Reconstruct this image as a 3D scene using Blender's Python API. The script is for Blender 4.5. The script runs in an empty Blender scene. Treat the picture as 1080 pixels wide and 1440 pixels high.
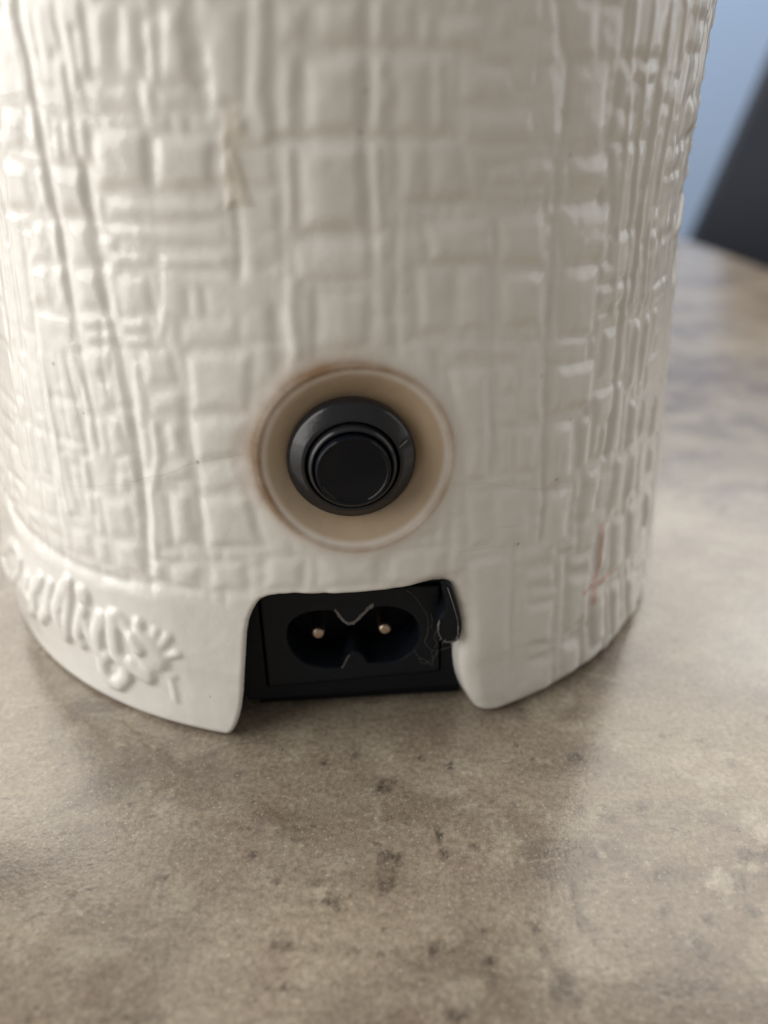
import bpy, bmesh, math, random
import numpy as np
from mathutils import Matrix, Vector

# ------------------------------------------------------------------ camera
# one unit is a metre; the table top is z = 0 and the lamp's axis is x = y = 0
S = bpy.context.scene
MM = 0.001
cam_d = bpy.data.cameras.new('camera'); cam = bpy.data.objects.new('camera', cam_d)
S.collection.objects.link(cam); S.camera = cam
cam.matrix_world = (Matrix.Translation((8.635*MM, -124.41*MM, 72.49*MM))
                    @ Matrix.Rotation(math.radians(90-29.5), 4, 'X') @ Matrix.Rotation(math.radians(0.42), 4, 'Z'))
cam_d.sensor_fit = 'VERTICAL'; cam_d.sensor_height = 7.6; cam_d.sensor_width = 5.7
cam_d.lens = 7.6*1082/1440
cam_d.clip_start = 0.003; cam_d.clip_end = 30
cam_d.dof.use_dof = True; cam_d.dof.focus_distance = 0.086; cam_d.dof.aperture_fstop = 2.3
# ------------------------------------------------------------------ room light
W = bpy.data.worlds.new('World'); S.world = W; W.use_nodes = True
bg = W.node_tree.nodes['Background']; bg.inputs[0].default_value = (0.93, 0.865, 0.77, 1); bg.inputs[1].default_value = 0.24
def area(name, loc, target, sx, sy, power, col):
    l = bpy.data.lights.new(name, 'AREA'); l.shape = 'RECTANGLE'; l.size = sx; l.size_y = sy; l.energy = power; l.color = col
    o = bpy.data.objects.new(name, l); S.collection.objects.link(o); o.location = loc
    o.rotation_euler = (Vector(target)-Vector(loc)).to_track_quat('-Z', 'Y').to_euler()
    return o
area('window_light_behind', (0.25, 1.25, 1.2), (0, 0, 0.0), 3.4, 1.15, 37, (1.0, 0.945, 0.865))
area('window_light_left', (-1.0, -0.12, 0.55), (0, 0, 0.04), 1.3, 1.2, 18.5, (1.0, 0.975, 0.93))
area('fill_light_right', (1.15, 0.25, 0.5), (0, 0, 0.04), 1.3, 1.0, 3.6, (0.97, 0.98, 1.0))  # weak fill added to brighten the dim right side of the body
area('wall_fill_light', (0.9, 1.1, 0.9), (0.75, 1.7, 0.15), 0.5, 0.3, 5, (0.9, 0.95, 1.0))  # unseen area lamp added to wash the blue wall with light
S.view_settings.view_transform = 'Standard'; S.view_settings.look = 'None'; S.view_settings.exposure = 0.0; S.view_settings.gamma = 1
S.render.engine = 'CYCLES'

# ------------------------------------------------------------------ helpers
def tag(o, label=None, cat=None, group=None, kind=None):
    if label: o['label'] = label
    if cat: o['category'] = cat
    if group: o['group'] = group
    if kind: o['kind'] = kind
    return o
def empty(name, loc=(0, 0, 0), label=None, cat=None):
    o = bpy.data.objects.new(name, None); S.collection.objects.link(o); o.location = loc; o.empty_display_size = .02
    return tag(o, label, cat)
def link(name, me, mat, parent=None, smooth=True):
    o = bpy.data.objects.new(name, me); S.collection.objects.link(o); me.materials.append(mat)
    if smooth: me.shade_smooth()
    if parent: o.parent = parent
    return o
def from_bm(name, bm, mat, parent=None, smooth=True):
    me = bpy.data.meshes.new(name); bm.normal_update(); bm.to_mesh(me); bm.free()
    return link(name, me, mat, parent, smooth)
def np_mesh(name, V, F, attrs=None):
    me = bpy.data.meshes.new(name)
    me.vertices.add(len(V)); me.vertices.foreach_set('co', np.ascontiguousarray(V, dtype=np.float32).ravel())
    n = F.shape[1]
    me.loops.add(F.size); me.loops.foreach_set('vertex_index', np.ascontiguousarray(F, dtype=np.int32).ravel())
    me.polygons.add(len(F)); me.polygons.foreach_set('loop_start', np.arange(0, F.size, n, dtype=np.int32))
    me.update(calc_edges=True)
    for k, a in (attrs or {}).items():
        at = me.attributes.new(k, 'FLOAT', 'POINT'); at.data.foreach_set('value', np.ascontiguousarray(a, dtype=np.float32).ravel())
    return me
def smooth(t): t = np.clip(t, 0, 1); return t*t*(3-2*t)

class NT:
    def __init__(s, name):
        s.m = bpy.data.materials.new(name); s.m.use_nodes = True; s.t = s.m.node_tree; s.p = s.t.nodes['Principled BSDF']
    def n(s, typ, ins=None, **kw):
        x = s.t.nodes.new(typ)
        for k, v in kw.items(): setattr(x, k, v)
        for k, v in (ins or {}).items():
            if isinstance(v, bpy.types.NodeSocket): s.t.links.new(v, x.inputs[k])
            else: x.inputs[k].default_value = v
        return x
    def math(s, op, a, b=0.0, clamp=False):
        x = s.n('ShaderNodeMath', {0: a, 1: b}, operation=op, use_clamp=clamp); return x.outputs[0]
    def mix(s, f, a, b):
        x = s.n('ShaderNodeMix', data_type='RGBA')
        for i, v in ((0, f), (6, a), (7, b)):
            if isinstance(v, bpy.types.NodeSocket): s.t.links.new(v, x.inputs[i])
            else: x.inputs[i].default_value = v
        return x.outputs[2]
    def attr(s, name): return s.n('ShaderNodeAttribute', attribute_name=name).outputs['Fac']
    def pos(s): return s.n('ShaderNodeNewGeometry').outputs['Position']
    def noise(s, vec, scale, detail=3, rough=.5, dist=0):
        return s.n('ShaderNodeTexNoise', {'Vector': vec, 'Scale': scale, 'Detail': detail, 'Roughness': rough, 'Distortion': dist}).outputs['Fac']
    def ramp(s, f, a, b, lo=0., hi=1.):
        return s.n('ShaderNodeMapRange', {0: f, 1: a, 2: b, 3: lo, 4: hi}, clamp=True).outputs[0]
    def bump(s, h, dist, strength=1.0, normal=None):
        i = {'Height': h, 'Distance': dist, 'Strength': strength}
        if normal is not None: i['Normal'] = normal
        return s.n('ShaderNodeBump', i).outputs[0]
    def set(s, **kw):
        for k, v in kw.items():
            k = k.replace('_', ' ')
            if isinstance(v, bpy.types.NodeSocket): s.t.links.new(v, s.p.inputs[k])
            else: s.p.inputs[k].default_value = v
        return s.m

# ------------------------------------------------------------------ materials
def ceramic_mat():
    a = NT('cream_glazed_ceramic'); p = a.pos()
    n1 = a.noise(p, 60, 4); n2 = a.noise(p, 420, 3)
    col = a.mix(a.ramp(n1, .35, .65), (.90, .885, .85, 1), (.85, .83, .79, 1))
    col = a.mix(a.math('MULTIPLY', a.ramp(n2, .62, .8), .25), col, (.74, .69, .61, 1))
    st = a.attr('stain')
    col = a.mix(a.math('MULTIPLY', st, a.ramp(a.noise(p, 220, 4, .55), .3, .66, .6, 1.1), True), col, (.30, .165, .075, 1))
    col = a.mix(a.attr('tan'), col, (.47, .35, .225, 1))
    col = a.mix(a.attr('glue'), col, (.70, .61, .46, 1))
    col = a.mix(a.attr('pink'), col, (.62, .27, .22, 1))
    col = a.mix(a.attr('crack'), col, (.10, .075, .06, 1))
    b = a.bump(a.noise(p, 700, 3), .00008, .6)
    b = a.bump(a.noise(p, 180, 2), .0004, .5, b)
    a.set(Base_Color=col, Roughness=a.ramp(a.noise(p, 500, 3), .3, .7, .28, .45), Coat_Weight=.6, Coat_Roughness=.07, Normal=b)
    return a.set(Coat_Normal=b)
def table_mat():
    a = NT('mottled_stone_laminate'); p = a.pos()
    w = a.n('ShaderNodeVectorMath', {0: p, 1: (1, 1.5, 1)}, operation='MULTIPLY').outputs[0]
    c1 = a.noise(w, 28, 5, .6, .6); c2 = a.noise(w, 85, 5, .62, .8); c3 = a.noise(p, 1500, 3, .75)
    col = a.mix(a.ramp(c1, .38, .62), (.185, .147, .113, 1), (.35, .295, .222, 1))
    col = a.mix(a.math('MULTIPLY', a.ramp(c2, .5, .68), .5), col, (.47, .42, .32, 1))
    col = a.mix(a.math('MULTIPLY', a.ramp(a.noise(w, 55, 4, .6, 1.), .52, .68), .45), col, (.215, .155, .122, 1))
    sp = a.noise(w, 170, 4, .55, .6)
    spm = a.math('MULTIPLY', a.ramp(sp, .655, .70), a.ramp(a.noise(p, 22, 2), .45, .6))
    col = a.mix(a.math('MULTIPLY', spm, .6), col, (.10, .07, .055, 1))
    col = a.mix(a.attr('pale'), col, (.47, .42, .33, 1))
    col = a.mix(a.math('MULTIPLY', a.attr('spot'), a.ramp(a.noise(p, 1300, 4, .65), .36, .58, .3, 1.05), True), col, (.075, .056, .045, 1))
    f1 = a.noise(w, 420, 3, .6, .4); col = a.mix(a.math('MULTIPLY', a.ramp(f1, .64, .70), .5), col, (.09, .068, .055, 1))
    f2 = a.noise(w, 330, 4, .6, .8); col = a.mix(a.math('MULTIPLY', a.ramp(f2, .60, .70), .35), col, (.50, .45, .36, 1))
    f3 = a.noise(p, 3200, 1, .5); col = a.mix(a.math('MULTIPLY', a.ramp(f3, .66, .74), .55), col, (.62, .58, .50, 1))
    g = a.ramp(c3, .3, .7, .66, 1.34)
    col = a.mix(1.0, col, col)
    mm = a.n('ShaderNodeVectorMath', {0: col, 1: g}, operation='MULTIPLY').outputs[0]
    grain = a.noise(p, 2600, 2, .6)
    b = a.bump(grain, .00003, .5); b = a.bump(a.noise(p, 900, 2), .00004, .4, b)
    return a.set(Base_Color=mm, Roughness=a.ramp(c2, .3, .7, .13, .2), Specular_IOR_Level=.85, Normal=b)
def plain(name, col, rough=.5, noise_amt=.12, scale=300, bumpd=0.0, **kw):
    a = NT(name); p = a.pos(); n = a.noise(p, scale, 3)
    c = a.mix(n, tuple(x*(1-noise_amt) for x in col[:3])+(1,), tuple(min(1, x*(1+noise_amt)) for x in col[:3])+(1,))
    if bumpd: kw['Normal'] = a.bump(a.noise(p, scale*3, 3), bumpd, .6)
    return a.set(Base_Color=c, Roughness=rough, **kw)
M_cer = ceramic_mat(); M_tab = table_mat()
M_blk = plain('black_moulded_plastic', (.007, .010, .015), .42, .3, 500, .00004, Specular_IOR_Level=.25)
M_blk2 = plain('black_matt_plastic', (.0035, .005, .009), .55, .4, 700, .00006, Specular_IOR_Level=.25)
M_bez = plain('dark_grey_plastic', (.018, .019, .023), .19, .25, 600, .00002, Specular_IOR_Level=.48)
M_cap = plain('glossy_black_plastic', (.003, .005, .010), .12, .2, 400, .00001, Specular_IOR_Level=.3)
M_pin = plain('worn_brass_nickel', (.62, .50, .40), .32, .2, 2500, .00003, Metallic=1.0)
M_scuff = plain('torn_grey_plastic', (.17, .165, .16), .7, .3, 3000, .00005)
M_lint = plain('pale_grey_lint', (.16, .165, .17), .8, .2, 2000)
M_chair = plain('charcoal_fabric', (.016, .022, .036), .75, .2, 300, .0002)
M_wall = plain('pale_blue_wall_paint', (.42, .56, .80), .7, .03, 4)
M_floor = plain('brown_floor', (.16, .12, .09), .5, .2, 6)

# ---- relief measured on the lamp: (degrees round the axis, mm above the table)
BLOCKS=[((-34.69,69.75,-31.29,69.34,-32.13,66.02,-36.68,65.63),0.45,0),((-30.51,69.83,-28.57,69.86,-28.59,65.97,-31.37,66.05),0.45,0),((-26.72,69.02,-25.68,69.05,-25.96,65.46,-27.24,65.41),0.45,0),((-25.43,68.88,-24.04,68.91,-23.9,65.96,-25.62,65.9),0.45,0),((-23.13,69.1,-22,69.12,-22.26,65.59,-23.52,65.55),0.45,0),((-37.11,64.77,-32.39,64.74,-32.61,60.27,-38.32,59.83),0.45,0),((-31.46,64.53,-29.01,64.77,-29.14,60.32,-31.89,60.12),0.45,0),((-28.36,64.68,-23.14,64.77,-23.26,60.56,-28.54,60.03),0.45,0),((-33.07,59.16,-31.1,59.31,-30.26,55.55,-34.88,55.08),0.45,0),((-30.69,59.48,-28.05,59.67,-28,55.63,-30.04,55.44),0.45,0),((-27.25,59.72,-24.08,59.67,-23.53,55.87,-27.45,55.54),0.45,0),((-35.27,54.75,-31.61,55.14,-30.98,51.34,-35.2,50.79),0.45,0),((-30.87,55.08,-28.05,55.35,-27.56,51.01,-30.21,51.43),0.45,0),((-27.52,55.19,-23.2,55.42,-22.63,51.53,-26.93,51.3),0.45,0),((-27.3,50.61,-21.91,51.03,-21.89,49.82,-26.86,49.34),0.45,0),((-26.48,48.95,-21.96,49.38,-21.9,48.44,-26.22,47.94),0.45,0),((-26.28,47.49,-22.71,47.77,-22.61,44.6,-25.82,44.55),0.45,0),((-21.33,68.15,-14.85,68.57,-15.38,63.41,-22.16,62.96),0.62,0),((-14.14,68.01,-7.47,68.22,-8.01,63.78,-14.72,63.37),0.62,0),((-21.17,62.38,-7.18,63.02,-7.18,61.02,-21.21,60.22),0.45,0),((-21.29,59.83,-7.61,60.64,-7.16,58.72,-21.03,58.43),0.4,0),((-21.22,57.24,-15.88,57.55,-15.93,56.44,-21.31,56.1),0.45,0),((-14.75,57.61,-7.45,58.08,-7.33,56.62,-14.73,56.31),0.45,0),((-21.02,55.45,-16.55,55.75,-16.15,51.86,-20.68,51.35),0.45,0),((-20.93,50.98,-17.39,51.28,-17.11,49.9,-20.74,49.57),0.45,0),((-20.53,49.02,-17.37,49.31,-17.09,48.62,-20.34,48.32),0.45,0),((-12.96,51.45,-6.36,51.76,-6.31,49.14,-13.17,48.64),0.35,0),((-18.92,48.16,-14.58,48.54,-13.84,45.14,-18.39,44.34),0.45,0),((-12.71,48.1,-5.13,48.76,-5.59,42.49,-12.69,42.05),0.6,0),((-18.04,44.08,-13.38,44.37,-13.23,42,-17.73,41.54),0.45,0),((-18.07,40.97,-16.93,41.1,-16.84,36.77,-18,36.62),0.45,0),((-16.01,41.05,-13.64,41.28,-13.67,37.14,-16.17,36.85),0.45,0),((-12.66,41.45,-5.78,42.04,-5.62,37.76,-12.43,37.03),0.6,0),((-17.85,36.23,-13.16,36.79,-13.17,34.77,-17.45,33.81),0.45,0),((-12.03,36.5,-6.24,37.18,-5.58,34.32,-12.01,33.65),0.45,0),((-16.69,32.91,-13.58,33.32,-13.15,27.17,-16.31,26.45),0.6,0),((-12.45,32.78,-6.13,33.64,-4.77,27.51,-11.91,26.72),0.6,0),((-20.15,23.78,-17.88,24.22,-17.7,21.95,-19.99,21.48),0.45,0),((-17.09,24.18,-12.88,24.65,-12.9,20.9,-17.12,20.83),0.45,0),((-11.87,24.7,-7.2,25.44,-6.99,21.59,-11.87,21.05),0.45,0),((-4.83,26.21,0.09,26.62,-0.48,22.55,-5.05,22.01),0.45,0),((1.37,27.48,8.94,27.17,8.88,22.48,1.21,22.38),0.45,0),((10.05,26.9,17.78,26.56,17.18,22.03,10.01,22.55),0.45,0),((-25.34,44.08,-22.88,44.03,-22.83,41.12,-25.47,40.72),0.45,0),((-24.45,40.17,-22.29,40.49,-21.38,36.53,-24.15,35.65),0.45,0),((-30.03,35,-27.75,35.3,-27.47,31.13,-29.75,30.78),0.45,0),((-23.91,33.58,-22.12,34.16,-22.01,31.8,-23.77,31.46),0.45,0),((-26.76,30.23,-22.55,30.75,-21.52,26.66,-26.31,25.58),0.45,0),((-33.26,24.92,-29.77,25.53,-28.98,22.26,-33.18,21.47),0.45,0),((-29.05,25.16,-26.1,25.45,-25.89,21.77,-28.6,21.5),0.45,0),((-25.41,25.34,-21.29,25.9,-20.68,21.8,-25.25,21.36),0.45,0),((-34.26,34.3,-32.78,34.56,-30.83,27.18,-32.98,26.59),0.45,0),((-45.24,35.79,-43.55,36.06,-42.26,29.48,-43.98,29.43),0.45,0),((-41.86,36.13,-39.89,36.36,-39.44,30.04,-41.39,29.74),0.45,0),((-39.12,35.93,-37.21,36.14,-35.96,30.64,-37.95,30.46),0.45,0),((-51.99,24.18,-47.24,25.21,-46.22,23.55,-50.6,22.62),0.45,0),((-44.37,24.11,-40.74,24.48,-39.3,22.7,-42.89,22.43),0.45,0),((-39.6,24.57,-35.76,25.21,-34.94,22.97,-38.22,22.77),0.45,0),((-29.94,30.38,-28.25,30.78,-27.88,28.2,-29.43,27.82),0.45,0),((-11.55,77.84,-9.21,77.82,-9.49,71.85,-12.6,71.99),0.5,0),((-6.87,77.81,-3.3,77.81,-4.02,70.18,-7.53,70.15),0.45,0),((-19.57,77.93,-16.38,77.89,-17.17,72.33,-20.29,72.32),0.35,0),((-16,77.88,-13.88,77.86,-14.01,72.24,-16.63,72.23),0.4,0),((-21.13,71.76,-15.25,71.91,-15.23,69.51,-21.01,69.42),0.35,0),((-13.11,71.72,-9.79,71.84,-9.6,70.02,-13.09,69.98),0.35,0),((-0.71,74.27,1.65,74.13,1.09,67.57,-0.87,68.01),0.5,0),((2.11,73.78,7.68,73.82,7.64,68.03,1.97,68.13),0.6,0),((8.64,73.72,10.1,73.73,10.01,68.03,8.64,68.03),0.5,0),((10.8,73.74,14.29,73.72,14.38,68,11.11,68.02),0.4,0),((14.73,73.67,16.19,73.68,16.67,67.98,14.98,68),0.4,0),((-0.59,77.82,2.83,77.84,2.16,74.79,-0.67,74.78),0.5,0),((3.42,77.85,7.85,77.9,7.69,74.84,3.24,74.9),0.5,0),((8.65,77.91,9.92,77.93,9.81,74.96,8.65,74.95),0.5,0),((10.67,77.94,12.86,77.98,12.95,74.99,10.71,74.97),0.4,0),((13.45,77.01,14.57,77.03,14.67,74.91,13.67,74.9),0.4,0),((15.3,76.65,20.33,76.95,19.95,74.25,15.41,74.51),0.45,0),((-0.36,67.12,0.92,67.12,0.4,60.38,-0.65,60.38),0.5,0),((1.35,67.12,7.85,67.13,7.57,60.23,1.12,60.01),0.7,0),((8.64,67.13,9.66,67.12,9.7,60.32,8.63,60.34),0.5,0),((11.27,67.17,14.11,67.15,14.6,62.39,11.59,62.27),0.45,0),((14.56,67.26,17.96,67.45,19.62,62.56,14.91,62.5),0.45,0),((-0.27,59.02,8.17,59.29,8.12,55.72,0.08,55.46),0.5,0),((14.04,60.73,22.69,61.05,22.95,56.72,14.58,57.15),0.65,0),((23.04,61.1,29.47,60.9,29.95,56.08,23.33,56.57),0.65,0),((12.97,56.95,17.71,56.88,17.88,50.06,13.34,50.21),0.45,0),((18.21,56.86,22.14,56.77,22.35,49.84,18.4,50.02),0.5,0),((23.55,55.81,29.9,55.32,30.15,49.6,24.12,50.1),0.65,0),((31.76,61.17,40.08,60.82,40.29,55.44,32.16,55.75),0.6,0),((32.09,55.26,39.08,54.98,38.66,47.66,32.3,48.12),0.45,0),((2.18,54.55,8.1,54.74,7.86,49.18,2.36,49),0.4,0),((17.73,73.11,23.25,73.43,24.45,70.49,17.76,70.34),0.4,0),((26.7,73.46,29.31,73.26,30.22,66.86,28.04,66.91),0.5,0),((17.41,69.84,26.11,69.96,26.98,67.06,17.98,67.1),0.45,0),((21.42,65.14,25.33,65.58,25.6,63.47,21.59,63.36),0.4,0),((25.77,65.69,29.58,65.89,29.81,63.3,26.06,63.45),0.5,0),((31.74,65.38,38.45,65.77,39.25,62.8,32.44,62.78),0.5,0),((20.98,78.17,23.34,78.24,23.71,75.15,21.29,75.11),0.35,0),((26.84,78.35,28.43,78.41,28.7,75.77,27.25,75.74),0.35,0),((29.52,78.45,33.73,78.6,34.23,74.1,30.41,73.6),0.45,0),((30.59,73.16,36.17,73.55,37.28,66.33,31.58,66.2),0.45,0),((14.5,49.44,26.76,48.66,26.86,46.41,17.94,47.04),0.35,0),((16.9,46.69,22.29,46.04,22.68,33.7,19.25,33.81),0.55,0),((23.52,46.21,26.38,45.64,26.49,42.87,23.79,43.23),0.45,0),((27.09,48.32,29.93,48.28,30.39,39.45,27.34,39.65),0.35,0),((31.33,45.19,39.5,44.64,38.8,39.64,31.29,39.62),0.6,0),((31.36,38.69,36.19,38.4,36.1,31.1,31.47,30.62),0.6,0),((36.86,38.43,39.56,38.18,39.13,31.84,36.86,31.8),0.45,0),((23.71,39.49,25.61,39.2,25.67,34.03,24.15,34.05),0.45,0),((26.23,39.1,29.99,38.78,29.8,33.47,26.63,33.59),0.45,0),((23.12,32.35,28.56,31.98,28.65,24.01,24.13,24.63),0.4,0),((31.5,30.08,36.43,30.1,35.81,23.1,31.09,21.9),0.55,0),((19.65,32.74,22.74,32.07,23.3,25.27,20.34,25.4),0.4,0),((20.36,24.04,25.61,23.83,27.04,1.64,21.81,3.16),0.5,1.6),((28.16,20.69,33.59,19.94,33.7,16.95,28.3,18.27),0.4,0),((28.57,15.55,33.75,14.75,33.69,8.43,28.82,9.55),0.5,0),((29.2,7.1,34.46,5.86,34.94,0.63,27.96,1.88),0.4,0),((35.81,20.21,41.24,19.31,41.35,17.05,35.73,18.1),0.4,0),((35.94,17.3,40.95,16.36,41.31,10.51,36.29,8.48),0.5,0),((35.45,7.56,40.3,6.38,40.61,0.52,36.4,1.41),0.5,0),((41.13,13.48,44.88,12.96,47.24,2.64,43.05,3.02),0.5,0),((46.33,12.31,49.68,11.67,52.31,1.69,48.81,1.76),0.5,0),((51.51,11.02,57.61,9.11,60.72,-0.02,54.99,1.57),0.5,0),((28.21,23.93,33.94,23.68,33.93,20.53,28.34,21.42),0.35,0),((48.11,47.94,50.82,47.46,49.27,39.25,47.13,39.5),0.5,0),((51.96,47.84,54.19,47.43,52.44,38.92,50.46,38.96),0.5,0),((55.21,48.11,57.93,48.04,55.45,41.86,53.78,41.34),0.5,0),((48.24,37.96,52.06,37.34,51.2,31.16,48,31.37),0.6,0),((53.43,37.16,57.05,36.45,55.29,31.36,52.45,31.26),0.5,0),((58.51,36.53,64.22,35.18,63.78,28.5,57.68,29.76),0.6,0),((38.33,30.87,41.97,31.25,41.24,25.07,37.81,24.42),0.5,0),((45.45,31.28,49.18,30.62,47.56,23.49,43.94,23.37),0.5,0),((50.3,30.76,53.7,30.37,52.06,24.31,48.82,23.64),0.5,0),((58.3,28.83,62.28,27.74,60.56,23.72,56.74,24.66),0.6,0),((41.83,22.39,44.99,22.27,44.5,15.56,41.97,16.06),0.45,0),((45.74,22.3,49.57,21.89,49.86,13.19,46.25,14.14),0.5,0),((50.35,22.65,55.78,21.79,56.08,12.55,51.22,13.7),0.5,0),((56.94,22.42,61.34,21.74,62.03,14.44,58.42,15.56),0.6,0),((40.66,47.97,44.19,47.96,43.78,42.67,40.03,42.16),0.4,0),((41.17,36.31,43.58,36.6,42.86,32.21,40.62,32.09),0.4,0),((37.57,73.68,40.99,73.96,41.57,70.04,38.4,69.77),0.4,0),((68.33,59.48,69.99,59.94,69.74,54.57,63.81,54.9),0.6,0),((58.52,70.47,64.32,70.97,65.7,66.95,58.8,66.86),0.6,0),((69.79,53.2,69.63,53.43,69.45,48.68,66.97,48.15),0.6,0)]
GROOVES=[((-23.1,64.96,-23.31,61.52,-22.62,57.67,-22.43,51.55,-21.25,47.35,-20.54,40.66,-20.16,31.69,-20.24,22.84),1,0.75),((-28.76,78.12,-28.84,72.16,-28.92,65.03,-28.28,58.59,-28,51.68,-27.09,45.13,-25.9,36.58),0.7,0.6),((-8.24,77.82,-8.33,70.14),1.1,0.6),((-5.91,62.14,-5.98,55.88),0.7,0.5),((-2.37,52.66,-2.12,47.15),1.2,0.5),((27.81,78.39,30.32,73.04,30.39,65.93,30.75,60.76,30.79,52.46,30.6,41.84,30.92,29.86,30.71,24.4),0.7,0.5),((8.25,77.91,8.06,67.47,8.17,59.1),0.8,0.35),((-1.74,67.72,8.21,67.64,11.12,67.46,17.95,67.57),0.6,0.35),((1.03,59.58,8.55,59.72),0.6,0.3),((13.91,62.1,29.2,61.97,39.84,61.67),0.9,0.45),((5.51,74.41,17.51,74.11,23.14,72.99),0.7,0.35),((43.76,68.07,44.94,56.04,44.05,39.16,43.04,32.16),0.7,0.6),((26.73,25.41,26.82,16.69,26.99,5.84),0.8,0.5),((33.74,34.53,32.81,30.3),0.5,0.2),((13.44,64.53,12.41,59.64),0.5,0.2),((-13.24,41.85,-12.61,36.05,-12.45,26.83),0.7,0.45),((22.98,56.25,23.1,49.62,23.03,42.94,23.15,34.05),0.8,0.45),((-31.05,63.02,-30.78,60.4),0.5,0.35),((-28.42,42.61,-27.86,35.36),0.5,0.35),((-30.28,46.19,-28.87,38.51,-27.97,31.02),0.7,0.5),((-23.64,50.36,-23.92,42.51),0.5,0.3),((-32.28,45.89,-31.46,36.32),0.5,0.3)]
RIDGES=[((-31.83,72.72,-29.7,70.43),0.5,0.4),((-30.37,78.17,-30.63,70.41),0.5,0.45),((-27.29,77.05,-27.76,72.17),0.5,0.5),((-25.48,77.43,-25.94,72.06),0.9,0.5),((-22.42,77.48,-22.54,71.92),0.5,0.5),((-20.85,77.2,-21.06,72.75),0.5,0.4),((-12.9,76.37,-13,72.36),0.4,0.4),((-14.87,52.15,-15.65,50.01),0.6,0.4),((-14.49,53.2,-12.33,55.12,-8.84,55.66,-7.21,54.21,-7.06,52.01),0.9,0.3),((-43.64,43.43,-42.68,36.73),0.45,0.5),((-39.03,44.74,-38.09,36.54),0.45,0.5),((-35.19,45.41,-34.18,36.58,-33.75,29.6,-33.23,26.8),0.5,0.6),((-29.02,46.37,-27.58,41.96),0.5,0.45),((-4.45,61.56,-4.64,52.62),1.1,0.28),((-2.24,77.82,-2.77,70.72,-2.29,68),1,0.5),((-0.3,55.33,-0.59,52.69,-0,48.58),1,0.55),((-1.93,56.28,-1.16,50.65),0.6,0.3),((9.16,59.27,9.62,49.82),0.7,0.35),((11.63,59.34,11.63,49.73),0.7,0.3),((29.36,71.9,30.93,64.02,31.11,58.73,31.17,47.97,31.06,41.77),0.35,0.3),((39.42,78.84,39.84,74.59),0.6,0.6),((42.78,79,43.33,74.35),0.5,0.6),((46.7,79.19,47.37,74.29),0.5,0.6),((50.71,79.39,51.35,74.16),0.5,0.6),((55.42,79.64,55.1,75.19),0.45,0.6),((43.39,72.52,44.94,62.59,45.16,52.19,45.2,48.19),0.5,0.6),((47.74,71.9,47.92,63.81,47.44,57.28,47.01,50.33),0.45,0.6),((51.84,70.56,51.45,61.39,50.2,56.21,50.27,49.81),0.45,0.6),((55.12,66.29,55.37,58.75,54.35,53.29),0.4,0.6),((40.39,73.71,41.45,66.83,42.16,57.81,42.29,49.46),0.5,0.5),((58.22,60.04,57.03,54.56,56.96,48.65),0.4,0.5),((60.43,49.79,59.24,43.74),0.4,0.5),((-17.46,36.28,-18.94,31.9,-19.02,24.91),0.8,0.5),((-8.2,36.82,-7.12,34.07),0.8,0.3),((34.73,20.27,34.92,11.85,35.71,2.12),0.6,0.4),((39.92,14.19,41.77,1.56),0.5,0.4),((46.05,11.53,48.1,1.91),0.5,0.3),((50.61,10.52,52.83,1.78),0.5,0.3),((10.19,71.58,10.34,70.78),0.8,0.4)]
LETTERS=[((-58.86,11.36,-53.22,15.02,-49.95,15.83,-48.9,14.74,-49.48,12.66,-53.36,9.33,-59.83,7.41,-59.83,9.2),0.7,0.75),((-45.97,13.15,-46.91,11.25,-45.79,10.06),0.65,0.7),((-41.88,14.73,-44.23,11.93,-44.17,9.44,-46.65,7.34),0.7,0.75),((-39.12,15,-40.03,12.9,-40.48,10.37,-42.83,7.96),0.65,0.7),((-34.7,16.91,-36.86,14.3,-38.13,11.73,-38.17,9.01,-37.22,7.69),0.75,0.85),((-34.66,16.41,-35.82,12.36,-37.02,7.78),0.6,0.7),((-32.06,16.19,-31.99,15.81),0.95,0.75),((-32.36,13.79,-33.58,11.19,-34.52,8.55,-33.81,7.82),0.65,0.75),((-32.27,11.91,-31.78,9.36,-31.07,8.28),0.6,0.65),((-28.82,13.89,-30.22,10.96,-30.55,8.14),0.8,0.85),((-26.57,14.72,-27.08,12.06,-27.18,9.78,-26.75,8.24),0.8,0.9),((-26.06,14.88,-25.1,14.14,-23.93,12.43,-22.82,11.3),0.75,0.7),((-29.16,7.78,-30.16,6.91,-30.13,4.69,-28.99,3.74,-27.53,3.86,-25.88,5.79,-25.63,7.73,-26.43,8.58),0.75,0.85),((-24.73,8.05,-23.55,7.43,-22.36,7.02),0.95,0.85)]
SPRIG=[((-22.18,12,-21.07,10.22),1.7,0.8),((-22.61,14.86,-22.28,13.01),0.6,0.7),((-20.07,14.31,-21.08,12),0.5,0.5),((-18.34,13.92,-20.15,11.62),0.5,0.5),((-17.13,11.75,-19.18,10.84),0.4,0.5),((-23.32,10.94,-23.07,10.17),0.7,0.6),((-21.15,8.99,-19.61,8.43,-18.6,7.36,-18.28,4.34),0.3,0.35),((-20.15,8.38,-18.19,8.04),0.35,0.35)]
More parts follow.
